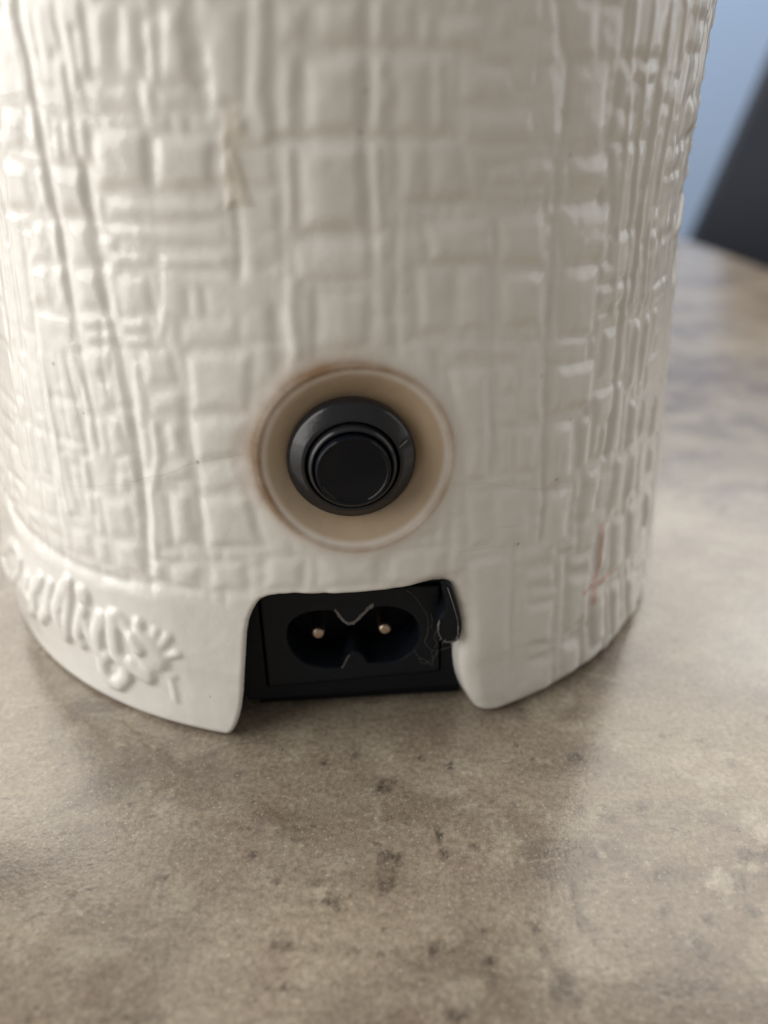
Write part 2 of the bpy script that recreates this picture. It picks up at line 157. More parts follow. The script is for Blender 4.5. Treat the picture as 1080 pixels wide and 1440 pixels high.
CRACKS=[((-21.82,33.28,-18.86,34.27,-15.88,35.18,-12.73,36.68,-10.31,37.22,-6.77,38.09),0.12,0.35),((-34.5,30.31,-30.53,30.77,-25.48,32.07,-22.09,32.81),0.12,0.2),((17.87,33.92,22.9,33.07,28.14,31.37,34.07,30.16,42.89,28.62),0.1,0.22),((24.05,27.63,27.21,27.12),0.1,0.3),((40.91,22,42.05,23.32),0.1,0.5),((-18.67,7.57,-18.52,4.16),0.12,0.3),((-41.45,6.73,-37.42,7.6,-34.69,7.43,-32.28,7.43,-29.16,7.78),0.12,0.22),((18.25,25.59,25.37,24.81),0.12,0.25),((40.55,25.78,43.11,26.42,45.22,26.71),0.1,0.4)]
PINK=[((43,22.48,42.98,16.19,42.62,13.61,42.37,11.5),0.7,0.8),((39.65,13.87,42.58,13.96,47.12,13.76,49.24,14.04),0.55,0.8)]
BAND_TOP=(-58.28,20.69,-53.38,21.62,-49.93,20.01,-44.77,19.43,-40.64,19.15,-35.5,18.98,-31.14,18.94,-27.24,19.15,-23.68,19.54,-17.29,20.23,-11.58,20.15)
NOTCH=(-14.09,-5.74,-12.36,-1.35,-10.77,0.7,-9.82,2.53,-8.98,5.68,-8.19,12.27,-7.61,17.28,-6.58,19.66,-5.45,21.06,-2.66,21.58,1.6,21.55,6.29,21.65,11.05,21.8,14.61,21.61,17.75,21.27,18.45,19.71,19.29,16.61,19.77,12.97,19.79,9.29,20.26,6.32,21.14,3.73,22.82,0.9,24.99,-1.15,27.86,-8.45)
SPECKS=[(-32.74,44.88,.25),(-28.35,40,.15),(32.98,31.69,.25),(27.41,24.6,.22),(7.87,71.41,.3),(7.35,68.25,.3),(32.05,66,.3),(-12.46,36.7,.25),(37.31,2.21,.15),(35.4,38.48,.15),(30.14,44.28,.3),(-5.03,39.35,.3),(-13.27,6.05,.15)]
TABLE_DARK=[(1.7,-58.2,0.60,0.45,0.9),(13.2,-57.5,0.43,0.34,0.9),(16.8,-58.4,0.52,0.67,0.9),(9.3,-61.6,1.09,0.63,0.8),(5.4,-56.9,0.35,0.34,0.6),(14.4,-67.4,0.79,0.37,0.6),(14.9,-68.8,0.31,0.82,0.7),(18.5,-69.8,0.46,0.35,0.8),(15.2,-70.9,0.46,0.61,0.8),(9.7,-70.9,1.06,0.78,0.75),(9.5,-71.9,1.20,0.85,0.5),(8.9,-74.0,0.88,1.15,0.5),(4.0,-76.1,1.01,0.62,0.9),(1.7,-74.3,0.59,0.48,0.5),(-2.3,-74.1,0.51,0.40,0.6),(-5.4,-71.0,0.68,0.61,0.8),(-14.5,-74.0,0.73,0.73,0.6),(-13.4,-75.9,0.36,0.31,0.6),(-1.3,-80.5,0.55,0.42,0.6),(-0.2,-81.0,0.68,0.42,0.6),(2.2,-81.1,0.68,0.34,0.5),(0.2,-84.6,1.82,0.51,0.7),(-3.2,-85.7,0.38,0.49,0.5),(15.1,-86.5,1.08,0.67,0.85),(12.4,-83.9,0.33,0.32,0.5),(8.7,-81.3,0.41,0.34,0.6),(14.4,-81.1,1.49,0.48,0.6),(16.4,-81.1,0.68,0.35,0.6),(18.8,-79.4,0.42,0.43,0.8),(18.5,-82.2,0.60,0.40,0.7),(18.8,-83.8,0.39,0.65,0.6),(-8.3,-59.7,0.42,0.43,0.7),(-12.3,-59.1,0.85,0.44,0.4),(9.3,-65.9,0.48,0.29,0.5),(32.6,-57.2,0.87,0.68,0.8),(31.3,-64.6,0.24,0.30,0.8),(34.2,-65.7,0.80,0.97,0.5),(38.4,-64.2,0.57,0.50,0.8),(43.6,-59.7,0.34,0.43,0.5),(43.8,-59.8,0.51,0.43,0.6),(37.9,-53.5,0.45,0.73,0.7),(31.2,-70.7,0.61,0.70,0.8),(28.3,-74.6,0.51,0.97,0.8),(28.5,-77.7,0.35,1.21,0.5),(25.4,-73.2,0.52,0.41,0.6),(23.7,-78.8,0.35,0.44,0.8),(24.0,-81.3,0.54,0.97,0.5),(25.9,-83.7,0.59,0.52,0.8),(26.8,-85.3,0.45,0.44,0.8),(25.2,-84.9,0.65,0.76,0.6),(26.1,-86.7,0.38,1.22,0.5),(37.6,-72.8,0.60,0.67,0.7),(38.6,-72.6,0.45,0.50,0.5),(40.9,-72.9,2.24,0.33,0.5),(36.7,-77.2,0.78,0.76,0.7),(41.2,-77.8,0.35,0.67,0.7),(43.5,-75.4,0.58,0.55,0.8),(45.9,-73.4,0.59,0.66,0.8),(48.5,-70.7,1.68,0.52,0.7),(39.3,-80.5,0.48,0.99,0.6),(37.1,-84.2,0.92,0.38,0.6),(39.1,-84.8,0.65,1.15,0.5),(35.2,-84.8,0.91,0.63,0.5),(45.9,-76.8,0.57,0.77,0.6),(36.4,-74.9,0.73,0.32,0.5),(-11.8,-81.1,0.27,0.28,0.4),(-13.0,-87.4,1.88,0.47,0.6),(-20.5,-86.7,1.26,0.48,0.35),(-12.1,-56.9,0.52,0.46,0.4),(23.6,-64.0,0.65,0.40,0.3),(10.3,-81.2,0.54,0.34,0.5),(4.9,-81.1,1.36,0.69,0.3),(51.2,-58.0,0.69,0.56,0.4),(44.0,-53.4,0.36,0.36,0.6),(48.7,-54.0,0.54,0.36,0.4),(55.6,-51.4,0.55,0.38,0.4),(87.6,50.8,2.45,1.82,0.4),(109.3,73.5,2.33,2.23,0.5),(97.3,51.0,2.81,1.82,0.4),(78.6,30.3,3.96,2.25,0.35),(79.9,23.3,2.14,1.39,0.3),(68.0,-15.1,2.19,0.88,0.3),(62.6,-5.9,2.32,0.99,0.3),(52.0,-34.2,0.74,0.50,0.5)]
TABLE_PALE=[(16.8,-62.2,1.16,0.52,0.7),(19.0,-64.5,1.14,0.59,0.5),(-3.7,-67.6,0.63,0.75,0.4),(8.1,-65.1,0.81,1.98,0.4),(-1.7,-77.0,1.14,0.76,0.6),(2.4,-75.8,0.87,0.78,0.5),(2.4,-84.1,1.18,0.90,0.4),(3.6,-71.9,1.50,1.02,0.3),(45.0,-59.7,2.99,0.87,0.8),(47.6,-60.7,2.11,0.75,0.8),(50.8,-56.8,1.23,1.15,0.5),(50.6,-66.7,1.28,1.92,0.9),(44.1,-73.3,1.86,0.99,0.8),(47.4,-71.6,1.51,0.69,0.8),(44.0,-74.5,0.73,1.63,0.6),(24.1,-83.3,0.40,1.66,0.7),(22.4,-81.6,1.35,0.68,0.4),(25.8,-51.7,1.47,0.75,0.3),(10.6,-54.3,0.89,0.48,0.3),(13.8,-78.5,2.10,1.48,0.25),(-29.3,-66.4,2.38,3.94,0.35),(-25.9,-78.8,2.08,3.00,0.4),(-8.2,-64.3,1.62,1.00,0.25),(46.5,-63.8,1.64,1.01,0.4),(38.3,-54.7,0.89,1.20,0.5),(82.2,10.6,2.28,1.81,0.5),(121.2,115.6,5.71,6.23,0.4)]
GLUE=[(-6.39,70.04),(-3.65,70.18),(-3.76,61.69),(-6.72,61.75)]
# ------------------------------------------------------------------ the lamp's ceramic base
KX = 0.9076          # millimetres of arc per degree
ZP = [-5, 0, 10, 23, 32, 40, 48, 60, 80, 100, 125, 140]
RP = [55, 55, 54.8, 53.7, 52.7, 52.0, 51.1, 50.1, 50.0, 50.8, 52.5, 52.5]
AZ_RING, Z_RING, R_RING = 6.35, 37.3, 10.2
AZ_SW = math.radians(5.5)
rng = random.Random(7)

def pairs(f): return np.array(f, float).reshape(-1, 2)*np.array([KX, 1.0])
def seg_dist(X, Y, P):
    best = np.full(X.shape, 1e9)
    for (x0, y0), (x1, y1) in zip(P[:-1], P[1:]):
        dx, dy = x1-x0, y1-y0; L = dx*dx+dy*dy+1e-12
        t = np.clip(((X-x0)*dx+(Y-y0)*dy)/L, 0, 1)
        best = np.minimum(best, np.hypot(X-x0-t*dx, Y-y0-t*dy))
    return best
def poly_sdf(X, Y, P):            # negative inside
    n = len(P); d = seg_dist(X, Y, np.vstack([P, P[:1]])); ins = np.zeros(X.shape, bool)
    for i in range(n):
        x0, y0 = P[i]; x1, y1 = P[(i+1) % n]
        c = ((y0 > Y) != (y1 > Y)) & (X < (x1-x0)*(Y-y0)/(y1-y0+1e-12)+x0)
        ins ^= c
    return np.where(ins, -d, d)
def quad_in(X, Y, Q):             # distance inside a convex quad TL TR BR BL (positive inside)
    d = np.full(X.shape, 1e9); c = Q.mean(0)
    for i in range(4):
        a, b = Q[i], Q[(i+1) % 4]; e = b-a; L = np.hypot(*e)+1e-9; nrm = np.array([-e[1], e[0]])/L
        if (c-a) @ nrm < 0: nrm = -nrm
        d = np.minimum(d, (X-a[0])*nrm[0]+(Y-a[1])*nrm[1])
    return d
def vnoise(X, Y, s, seed):        # smooth value noise
    r = np.random.RandomState(seed); T = r.rand(64, 64); x = X/s+1000.3; y = Y/s+1000.7
    i = np.floor(x).astype(int); j = np.floor(y).astype(int); fx = smooth(x-i); fy = smooth(y-j); g = lambda a, b: T[a % 64, b % 64]
    return (g(i, j)*(1-fx)+g(i+1, j)*fx)*(1-fy)+(g(i, j+1)*(1-fx)+g(i+1, j+1)*fx)*fy-.5

ang = np.concatenate([np.arange(-180, -92, 1.0), np.arange(-92, -70, .26), np.arange(-70, 92, .155), np.arange(92, 180.01, 1.0)])
ang[-1] = 180
zz = np.concatenate([[0, .12, .28, .5, .75], np.arange(1, 80, .15), np.arange(80, 140.1, .7)])
NA, NZ = len(ang), len(zz)
A, Z = np.meshgrid(ang, zz)
X0 = A*KX; Y0 = Z.copy()
X = X0+.30*vnoise(X0, Y0, 2.6, 1)+.5*vnoise(X0, Y0, 7, 2); Y = Y0+.30*vnoise(X0, Y0, 2.6, 3)+.4*vnoise(X0, Y0, 8, 4)
xr = ang*KX
def win(P, m):
    i0, i1 = np.searchsorted(xr, [P[:, 0].min()-m, P[:, 0].max()+m]); j0, j1 = np.searchsorted(zz, [P[:, 1].min()-m, P[:, 1].max()+m])
    return slice(j0, max(j1, j0+1)), slice(i0, max(i1, i0+1))
weave = np.zeros(A.shape)
# the weave over the whole body: irregular columns of pads and narrow ribs
x = -168.0
while x < 166:
    wc = rng.choice([1.7, 2.2, 3.0, 4.5, 6.5, 8.0]) ; z = -2+rng.random()*4
    while z < 142:
        h = rng.choice([2.5, 4, 6, 9, 14, 20]) if wc < 4 else rng.choice([2.2, 3, 5, 7, 9])
        vis = (-66 < x < 62) and z < 84
        Q = np.array([[x+.15, z+h-.2], [x+wc-.15, z+h-.2+rng.uniform(-.3, .3)], [x+wc-.15, z+.2], [x+.15, z+.2+rng.uniform(-.3, .3)]])
        s = win(Q, 1); d = quad_in(X[s], Y[s], Q)
        weave[s] = np.maximum(weave[s], (.42 if vis else .62)*rng.uniform(.7, 1.1)*smooth((d+.25)/(.9 if wc > 4 else .7)))
        z += h
    x += wc
cov = np.zeros(A.shape); base_w = weave; weave = np.zeros(A.shape)
for f, h, w in BLOCKS:
    Q = pairs(f); s = win(Q, 2); d = quad_in(X[s], Y[s], Q)
    ww = w if w else min(1.5, .5*min(abs(Q[1, 0]-Q[0, 0]), abs(Q[0, 1]-Q[3, 1]))+.35)
    e = smooth((d+.35)/ww); dome = np.clip(d/3., 0, 1)
    weave[s] = np.maximum(weave[s], h*1.35*(e*.88+.12*dome)); cov[s] = np.maximum(cov[s], smooth((d+1.0)/1.2))
for f, w, h in RIDGES:
    P = pairs(f); s = win(P, 3); d = seg_dist(X[s], Y[s], P)
    weave[s] = np.maximum(weave[s], h*1.3*smooth((w*1.25-d)/(w*1.15)))
weave = np.maximum(weave, base_w*(1-.85*cov))
for f, w, h in GROOVES:
    P = pairs(f); s = win(P, 3); d = seg_dist(X[s], Y[s], P)
    weave[s] = weave[s]-h*.9*smooth((w*1.1-d)/(w*1.1))
weave += .20*vnoise(X/1.2, Y/12, 1., 18)+.16*vnoise(X/1.5, Y/1.0, 1., 8)+.16*vnoise(X, Y, 5, 9)
# light smoothing of the clay under its glaze
weave *= .48+.40*smooth((X0-20)/18)-.03*smooth((-X0-10)/20)
for _ in range(20):
    q = weave.copy(); q[1:-1, 1:-1] = (weave[1:-1, 1:-1]*4+weave[:-2, 1:-1]+weave[2:, 1:-1]+weave[1:-1, :-2]+weave[1:-1, 2:])/8; weave = q
# plain band with raised letters, lower left
BT = pairs(BAND_TOP); BT = BT[np.argsort(BT[:, 0])]
bt = np.interp(X0, BT[:, 0], BT[:, 1]); bt = np.where(X0 < BT[0, 0], BT[0, 1], bt)
fade = 1-smooth((X0+17)/7)
band = smooth((bt-Y0+.8)/2.2)*(1-smooth((X0+4)/3))
weave = weave*(1-band)
bandh = band*(.15+.22*fade*np.clip(1-(bt-Y0)/16, 0, 1))+fade*.9*np.exp(-((Y0-9)/5.)**2)*smooth((-X0-28)/14)
# a shallow channel right above the band
weave -= .22*fade*np.exp(-((Y0-bt-.9)/.8)**2)
# right foot and left foot run smoother
soft = smooth((14-Y0)/6)*smooth((X0-17)/2)*(1-smooth((X0-26)/3)); weave *= 1-.6*soft
lett = np.zeros(A.shape); spr = np.zeros(A.shape)
for L, T in ((LETTERS, lett), (SPRIG, spr)):
    for f, w, h in L:
        P = pairs(f); s = win(P, 3); d = seg_dist(X0[s], Y0[s], P); w *= 1.14; h *= .68
        T[s] = np.maximum(T[s], h*np.sqrt(np.clip(1-(d/(w*1.45))**2, 0, 1))*smooth((w*1.5-d)/(w*.7)))
for T in (lett, spr):
    for _ in range(14): T[1:-1, 1:-1] = (T[1:-1, 1:-1]*4+T[:-2, 1:-1]+T[2:, 1:-1]+T[1:-1, :-2]+T[1:-1, 2:])/8
weave += lett+spr
# attributes
def line_attr(L, gain=1.0, soft_=1.0):
    T = np.zeros(A.shape)
    for f, w, h in L:
        P = pairs(f); s = win(P, 3); d = seg_dist(X0[s]+.25*vnoise(X0[s], Y0[s], 1.1, 21), Y0[s]+.25*vnoise(X0[s], Y0[s], 1.1, 22), P)
        T[s] = np.maximum(T[s], h*gain*smooth((w*1.3-d)/(w*1.3)*soft_))
    return T
crack = line_attr(CRACKS, .42)
for a_, z_, c_ in SPECKS:
    P = np.array([[a_*KX, z_]]); s = win(P, 2); d = np.hypot(X0[s]-P[0, 0], Y0[s]-z_); crack[s] = np.maximum(crack[s], (.5 if c_ < .26 else .22)*smooth((c_*1.2-d)/c_*1.6))
pink = line_attr(PINK, .72)
GQ = np.array([(-14.6*KX, 0), (0, 0), (0, 0), (0, 0)])
ca, sa = np.cos(np.radians(A-AZ_RING)), np.sin(np.radians(A-AZ_RING))
rad0 = np.interp(Z, ZP, RP)
lefts = smooth((-A-40)/22); rad0 -= lefts*(1.7*np.exp(-((Z-45)/10.)**2)+.5*np.exp(-((Z-62)/10.)**2))
rho = np.hypot(rad0*sa, (Z-Z_RING)*1.02)
near = smooth((rho-R_RING)/3.0); weave *= .15+.85*near
R = rad0+weave+bandh-.35
R = np.where(rho < R_RING+3, rad0*(1-near)+R*near, R)
t = np.clip(rho/R_RING, 0, 1)
dish = 49.4+1.95*smooth((t-.60)/.42)**.8
lip = smooth((R_RING+.2-rho)/.4)
Rd = rad0-.15-2.2*(1-smooth((t-.60)/.42)**.8)
Rd = np.minimum(Rd, R-.10)
R = R*(1-lip)+Rd*lip
theta = np.arctan2(Z-Z_RING, rad0*sa)
stn = .8*np.exp(-((rho-R_RING-.25)/.8)**2)*(.22+.75*smooth((np.cos(theta-math.radians(150))+.35)/1.0))*(.8+.5*vnoise(X0, Y0, 2.6, 31))
stn += .32*np.exp(-((rho-R_RING-1.2)/1.6)**2)*smooth(np.cos(theta-math.radians(140))*1.5-.3)
stn += .5*np.exp(-((rho-R_RING-.1)/.4)**2)
stn += np.where(rho < R_RING, 1.05*np.exp(-((rho-6.2)/2.2)**2)*(.68+.42*np.cos(theta-math.radians(-12))), 0)
stain = np.clip(stn, 0, .85)
tan = .8*smooth((R_RING-.25-rho)/.8)+.10*smooth((R_RING+4-rho)/5)
# hardened drop of glue
GL = np.array(GLUE); gd = quad_in(X0+1.3*vnoise(X0, Y0, 2.2, 41), Y0+1.2*vnoise(X0, Y0, 1.5, 42), GL)
glue = .34*smooth((gd+.1)/1.1); R += .16*smooth((gd+.1)/1.2)+.6*glue*vnoise(X0, Y0, 1.2, 44)
# notch for the power inlet
NP = pairs(NOTCH)
# round the polygon's corners
for _ in range(1):
    q = []
    for i in range(len(NP)):
        a, b = NP[i], NP[(i+1) % len(NP)]; q += [a*.75+b*.25, a*.25+b*.75]
    NP = np.array(q)
sw = win(NP, 6); sd = np.full(A.shape, 50.0); sd[sw] = poly_sdf(X0[sw], Y0[sw], NP)
gz, gx = np.zeros(A.shape), np.zeros(A.shape); e = .02
gx[sw] = (poly_sdf(X0[sw]+e, Y0[sw], NP)-poly_sdf(X0[sw]-e, Y0[sw], NP))/(2*e); gz[sw] = (poly_sdf(X0[sw], Y0[sw]+e, NP)-poly_sdf(X0[sw], Y0[sw]-e, NP))/(2*e)
ro = .55+1.7*smooth((X0-10)/5); d_ = np.clip(sd, 0, ro)
R -= np.where(sd < ro, ro-np.sqrt(np.maximum(ro**2-(ro-d_)**2, 0)), 0)*.8
# rounded foot
R += .45*smooth((9-Z)/9)
rf = 1.1+.7*smooth((X0-10)/8); dz = np.clip(Z, 0, rf); R -= (rf-np.sqrt(np.maximum(rf**2-(rf-dz)**2, 0)))
# shoulder closing above the frame
R = np.where(Z > 128, R-np.clip(Z-128, 0, 12)**2*.18, R)
keep_v = sd > 0
f00 = (np.arange(NZ-1)[:, None]*NA+np.arange(NA-1)[None, :]).ravel()
F = np.stack([f00, f00+1, f00+1+NA, f00+NA], 1)
kv = keep_v.ravel(); keep = kv[F].any(1); F = F[keep]
mv = (~keep_v) & (sd > -1)
used_v = np.zeros(NA*NZ, bool); used_v[F.ravel()] = True; mv = mv.ravel() & used_v
Xn = X0.ravel().copy(); Zn = Z.ravel().copy()
Xn[mv] += (-sd*gx).ravel()[mv]; Zn[mv] += (-sd*gz).ravel()[mv]; Zn = np.maximum(Zn, 0)
Rn = R.ravel().copy(); an = np.radians(Xn/KX)
V = np.stack([Rn*np.sin(an), -Rn*np.cos(an), Zn], 1)
# inner lip of the notch, foot ring
E2 = np.concatenate([F[:, [0, 1]], F[:, [1, 2]], F[:, [2, 3]], F[:, [3, 0]]]); key = np.sort(E2, 1); uk, ui, uc = np.unique(key[:, 0]*(NA*NZ)+key[:, 1], return_index=True, return_counts=True)
be = E2[ui[uc == 1]]
nb = be[mv[be].all(1)]
extraV = []; extraF = []; base = len(V); idx = {}
def inner(i, depth):
    k = (i, depth)
    if k not in idx:
        r = math.hypot(V[i, 0], V[i, 1]); a_ = math.atan2(V[i, 0], -V[i, 1]); idx[k] = base+len(extraV)
        if mv[i] and -.3 < a_ < .02: a_ -= min(.02, (.02-a_)*.3)*depth*.8
        extraV.append(((r-depth)*math.sin(a_), -(r-depth)*math.cos(a_), V[i, 2]))
    return idx[k]
for a, b in nb:
    for d0, d1 in ((0, 2.0), (2.0, 4.2)):
        p = (a, b) if d0 == 0 else (inner(a, d0), inner(b, d0))
        extraF.append((p[1], p[0], inner(a, d1), inner(b, d1)))
bot = be[(V[be, 2] < .02).all(1) & ~mv[be].all(1)]
for a, b in bot: extraF.append((b, a, inner(a, 4.0), inner(b, 4.0)))
tp = be[(V[be, 2] > 139).all(1)]
for a, b in tp: extraF.append((b, a, inner(a, 22.0), inner(b, 22.0)))
V = np.vstack([V, np.array(extraV)]); F = np.vstack([F, np.array(extraF)])
def padA(x): return np.concatenate([x.ravel(), np.zeros(len(extraV))])
AT = dict(stain=padA(stain), tan=padA(tan), glue=padA(glue), pink=padA(pink), crack=padA(crack))
lm = padA(lett) > .04; sm_ = (padA(spr) > .04) & ~lm
fl_ = lm[F].all(1); fs_ = sm_[F].all(1) & ~fl_
def sub(name, mask, parent, mat=M_cer):
    Fi = F[mask]; u, inv = np.unique(Fi, return_inverse=True)
    me = np_mesh(name, V[u]*MM, inv.reshape(Fi.shape), {k: v[u] for k, v in AT.items()})
    return link(name, me, mat, parent)
# normals shared over the seams between body, letters and sprig
def face_normals():
    n = np.cross(V[F[:, 2]]-V[F[:, 0]], V[F[:, 3]]-V[F[:, 1]]); N = np.zeros_like(V)
    for k in range(4): np.add.at(N, F[:, k], n)
    return N/(np.linalg.norm(N, axis=1, keepdims=True)+1e-12)
NRM = face_normals()
lamp = empty('ceramic_lamp', (0, 0, 0), 'cream glazed ceramic lamp base with woven relief, black push button and socket', 'lamp')
def sub_n(name, mask, parent):
    o = sub(name, mask, parent); u = np.unique(F[mask]); o.data.normals_split_custom_set_from_vertices(NRM[u].astype(np.float32).tolist()); return o
body = sub_n('body', ~(fl_ | fs_), lamp)
lt = sub_n('raised_lettering', fl_, body); lt['label'] = 'raised cursive lettering on the smooth lower band'
sg = sub_n('raised_flower', fs_, body); sg['label'] = 'small raised flower sprig beside the lettering'
# ------------------------------------------------------------------ switch and inlet
def frame_at(az, P, a=0.0, z=0.0):   # local x = along the wall, y = up, z = out of the wall (mm)
    n = Vector((math.sin(az), -math.cos(az), 0)); t_ = Vector((math.cos(az), math.sin(az), 0)); u = Vector((0, 0, 1))
    o = n*P+t_*a+u*z
    return Matrix(((t_.x, u.x, n.x, o.x), (t_.y, u.y, n.y, o.y), (t_.z, u.z, n.z, o.z), (0, 0, 0, 1)))
SC = Matrix.Scale(MM, 4)
def lathe(prof, M, n=96):
    bm = bmesh.new(); rings = []
    for r, h in prof:
        rings.append([bm.verts.new((r*math.cos(2*math.pi*k/n), r*math.sin(2*math.pi*k/n), h)) for k in range(n)] if r > 1e-6 else [bm.verts.new((0, 0, h))])
    for p, q in zip(rings[:-1], rings[1:]):
        for k in range(n):
            k2 = (k+1) % n
            if len(q) == 1: bm.faces.new((p[k], p[k2], q[0]))
            else: bm.faces.new((p[k], p[k2], q[k2], q[k]))
    bm.transform(SC @ M); bmesh.ops.recalc_face_normals(bm, faces=bm.faces[:]); return bm
def rnd(prof, r, seg=4):   # round the corners of a lathe profile
    out = [prof[0]]
    for a, b, c in zip(prof[:-2], prof[1:-1], prof[2:]):
        A_, B_, C_ = map(np.array, (a, b, c)); d1 = np.linalg.norm(A_-B_); d2 = np.linalg.norm(C_-B_); k = min(r, d1*.45, d2*.45)
        p0 = B_+(A_-B_)/d1*k; p1 = B_+(C_-B_)/d2*k
        for i in range(seg+1):
            t = i/seg; out.append(tuple((1-t)**2*p0+2*t*(1-t)*B_+t*t*p1))
    return out+[prof[-1]]
MS = frame_at(AZ_SW, 50.0, .33, 36.85)
sw_ = from_bm('push_switch', lathe(rnd([(5.2, -3), (6.9, -.5), (6.95, .45), (6.7, .95), (5.35, 2.0), (5.0, 2.05), (4.85, .9), (4.75, .5)], .25), MS), M_bez, lamp)
from_bm('collar', lathe(rnd([(4.78, -1), (4.78, 1.5), (4.62, 2.5), (4.3, 2.75), (4.12, 2.5), (4.1, 1.0)], .2), MS), M_bez, sw_)
from_bm('button_cap', lathe(rnd([(4.0, 0), (4.0, 3.0), (3.86, 3.5), (3.6, 3.55), (3.5, 3.36), (0, 3.26)], .12), MS), M_cap, sw_)
bm = bmesh.new()   # scuffed nick on the bezel's right shoulder
def tube(bm, pts, r, n=6, jit=0):
    pr = None
    for i, p in enumerate(pts):
        p = Vector(p); d = (Vector(pts[min(i+1, len(pts)-1)])-Vector(pts[max(i-1, 0)])).normalized()
        a = d.orthogonal().normalized(); b = d.cross(a); rr = r*(1+rng.uniform(-jit, jit))
        ring = [bm.verts.new(p+(a*math.cos(2*math.pi*k/n)+b*math.sin(2*math.pi*k/n))*rr) for k in range(n)]
        if pr:
            for k in range(n): bm.faces.new((pr[k], pr[(k+1) % n], ring[(k+1) % n], ring[k]))
        else: bm.faces.new(ring[::-1])
        pr = ring
    bm.faces.new(pr)
tube(bm, [(4.9, 2.0, 1.98), (5.6, 2.5, 1.72), (6.3, 2.9, 1.0)], .07, jit=.5)
bm.transform(SC @ MS); bmesh.ops.recalc_face_normals(bm, faces=bm.faces[:])
from_bm('scratch', bm, M_scuff, sw_)

def extrude_outline(outer, holes, z0, z1, M, bevel=0.0):
    bm = bmesh.new(); loops = []
    for P in [outer]+holes:
        vs = [bm.verts.new((x, y, z1)) for x, y in P]; loops.append([bm.edges.new((vs[i], vs[(i+1) % len(vs)])) for i in range(len(vs))])
    bmesh.ops.triangle_fill(bm, edges=[e for l in loops for e in l], use_beauty=True)
    top = bm.faces[:]
    r = bmesh.ops.extrude_face_region(bm, geom=top)
    vs = [g for g in r['geom'] if isinstance(g, bmesh.types.BMVert)]
    bmesh.ops.translate(bm, verts=vs, vec=(0, 0, z0-z1))
    bmesh.ops.recalc_face_normals(bm, faces=bm.faces[:])
    if bevel:
        es = [e for e in bm.edges if len(e.link_faces) == 2 and e.calc_face_angle(0) > .6 and all(abs(v.co.z-z1) < 1e-6 for v in e.verts)]
        bmesh.ops.bevel(bm, geom=es, offset=bevel, segments=2, profile=.5, affect='EDGES')
    bm.transform(SC @ M); return bm
def chaikin(P, n=2):
    for _ in range(n):
        q = []
        for i in range(len(P)):
            a, b = P[i], P[(i+1) % len(P)]; q += [(a[0]*.75+b[0]*.25, a[1]*.75+b[1]*.25), (a[0]*.25+b[0]*.75, a[1]*.25+b[1]*.75)]
        P = q
    return P
AI = math.radians(5.5); MI = frame_at(AI, 50.0)
EIGHT = [(-1.91, 16.66), (-1.23, 15.3), (-0.32, 14.42), (0.64, 14.93), (1.51, 16.02), (2.51, 16.84), (3.94, 16.93), (5.67, 16.65), (7.43, 15.47), (8.29, 13.78), (8.47, 11.93), (7.86, 10.09), (6.55, 8.65), (5.2, 8.17), (2.2, 8.12), (1.91, 8.41), (1.32, 9.71), (0.44, 10.31), (-0.31, 9.83), (-1.08, 8.05), (-1.38, 7.69), (-3.76, 7.86), (-5.8, 8.59), (-7.19, 10.21), (-7.88, 12.3), (-7.83, 14.3), (-7.05, 15.68), (-5.74, 16.48), (-4.03, 16.79)]
PL = [(-10.75, 19.6), (10.7, 19.6), (11.05, 6.35), (-10.55, 5.35)]
def offs(P, d):
    c = np.mean(P, 0); return [(x+math.copysign(d, x-c[0]), y+math.copysign(d, y-c[1])) for x, y in P]
inlet = from_bm('power_inlet', extrude_outline([(-14.2, 23.5), (16.2, 23.5), (15.6, 3.6), (-13.4, 3.0)], [offs(PL, .28)], -9, -.35, MI, .12), M_blk2, lamp, False)
from_bm('face_plate', extrude_outline(PL, [chaikin(EIGHT)], -5.5, 0, MI, .26), M_blk, inlet, False)
from_bm('socket_floor', extrude_outline([(-12, 21), (12, 21), (12, 4), (-12, 4)], [], -8, -6.2, MI), M_blk2, inlet, False)
for px_, pz_ in ((-4.08, 12.2), (4.25, 12.33)):
    m = frame_at(AI, 50.0, px_, pz_)
    from_bm('pin', lathe(rnd([(.86, -6.2), (.86, -1.7), (.6, -1.28), (0, -1.2)], .3), m, 32), M_pin, inlet)
CL = [(10.32, 21.77), (11.43, 21.64), (12.26, 18.97), (13.15, 15.79), (13.18, 13.65), (12.6, 12.67), (11.45, 12.6), (10.55, 13.39), (10.14, 14.93), (10.22, 16.33), (10.88, 17.34), (11.0, 19.05), (10.37, 20.77)]
from_bm('lower_housing', extrude_outline([(-13, 5), (15.2, 5), (14.4, .25), (-12.2, .25)], [], -9, -2.5, MI, .3), M_blk2, inlet, False)
clip = from_bm('retaining_clip', extrude_outline(chaikin(CL), [], -3.6, 2.4, MI, .4), M_blk, inlet, False)
# torn, pale edge of the clip and of the socket's upper nose
bm = bmesh.new()
rim = [(10.35, 16.0), (10.25, 15.2), (10.42, 14.2), (10.7, 13.6), (11.1, 13.15), (11.5, 13.0), (11.9, 12.95), (12.3, 13.1), (12.6, 13.5), (12.75, 14.2), (12.7, 15.4)]
tube(bm, [(x+rng.uniform(-.08, .08), y+rng.uniform(-.08, .08), 2.42) for x, y in rim], .07, jit=.5)
tube(bm, [(10.35, 16.3, 2.4), (10.22, 15.6, 2.43), (10.3, 15.0, 2.43)], .13, jit=.4)
for k in range(26):
    i = rng.randrange(2, 10); x, y = rim[i]; a = rng.uniform(0, 6.28); l = rng.uniform(.15, .5)
    tube(bm, [(x, y, 2.42), (x+l*.5*math.cos(a), y+l*.5*math.sin(a), 2.5), (x+l*math.cos(a+.5), y+l*math.sin(a+.5), 2.42)], .045, 4)
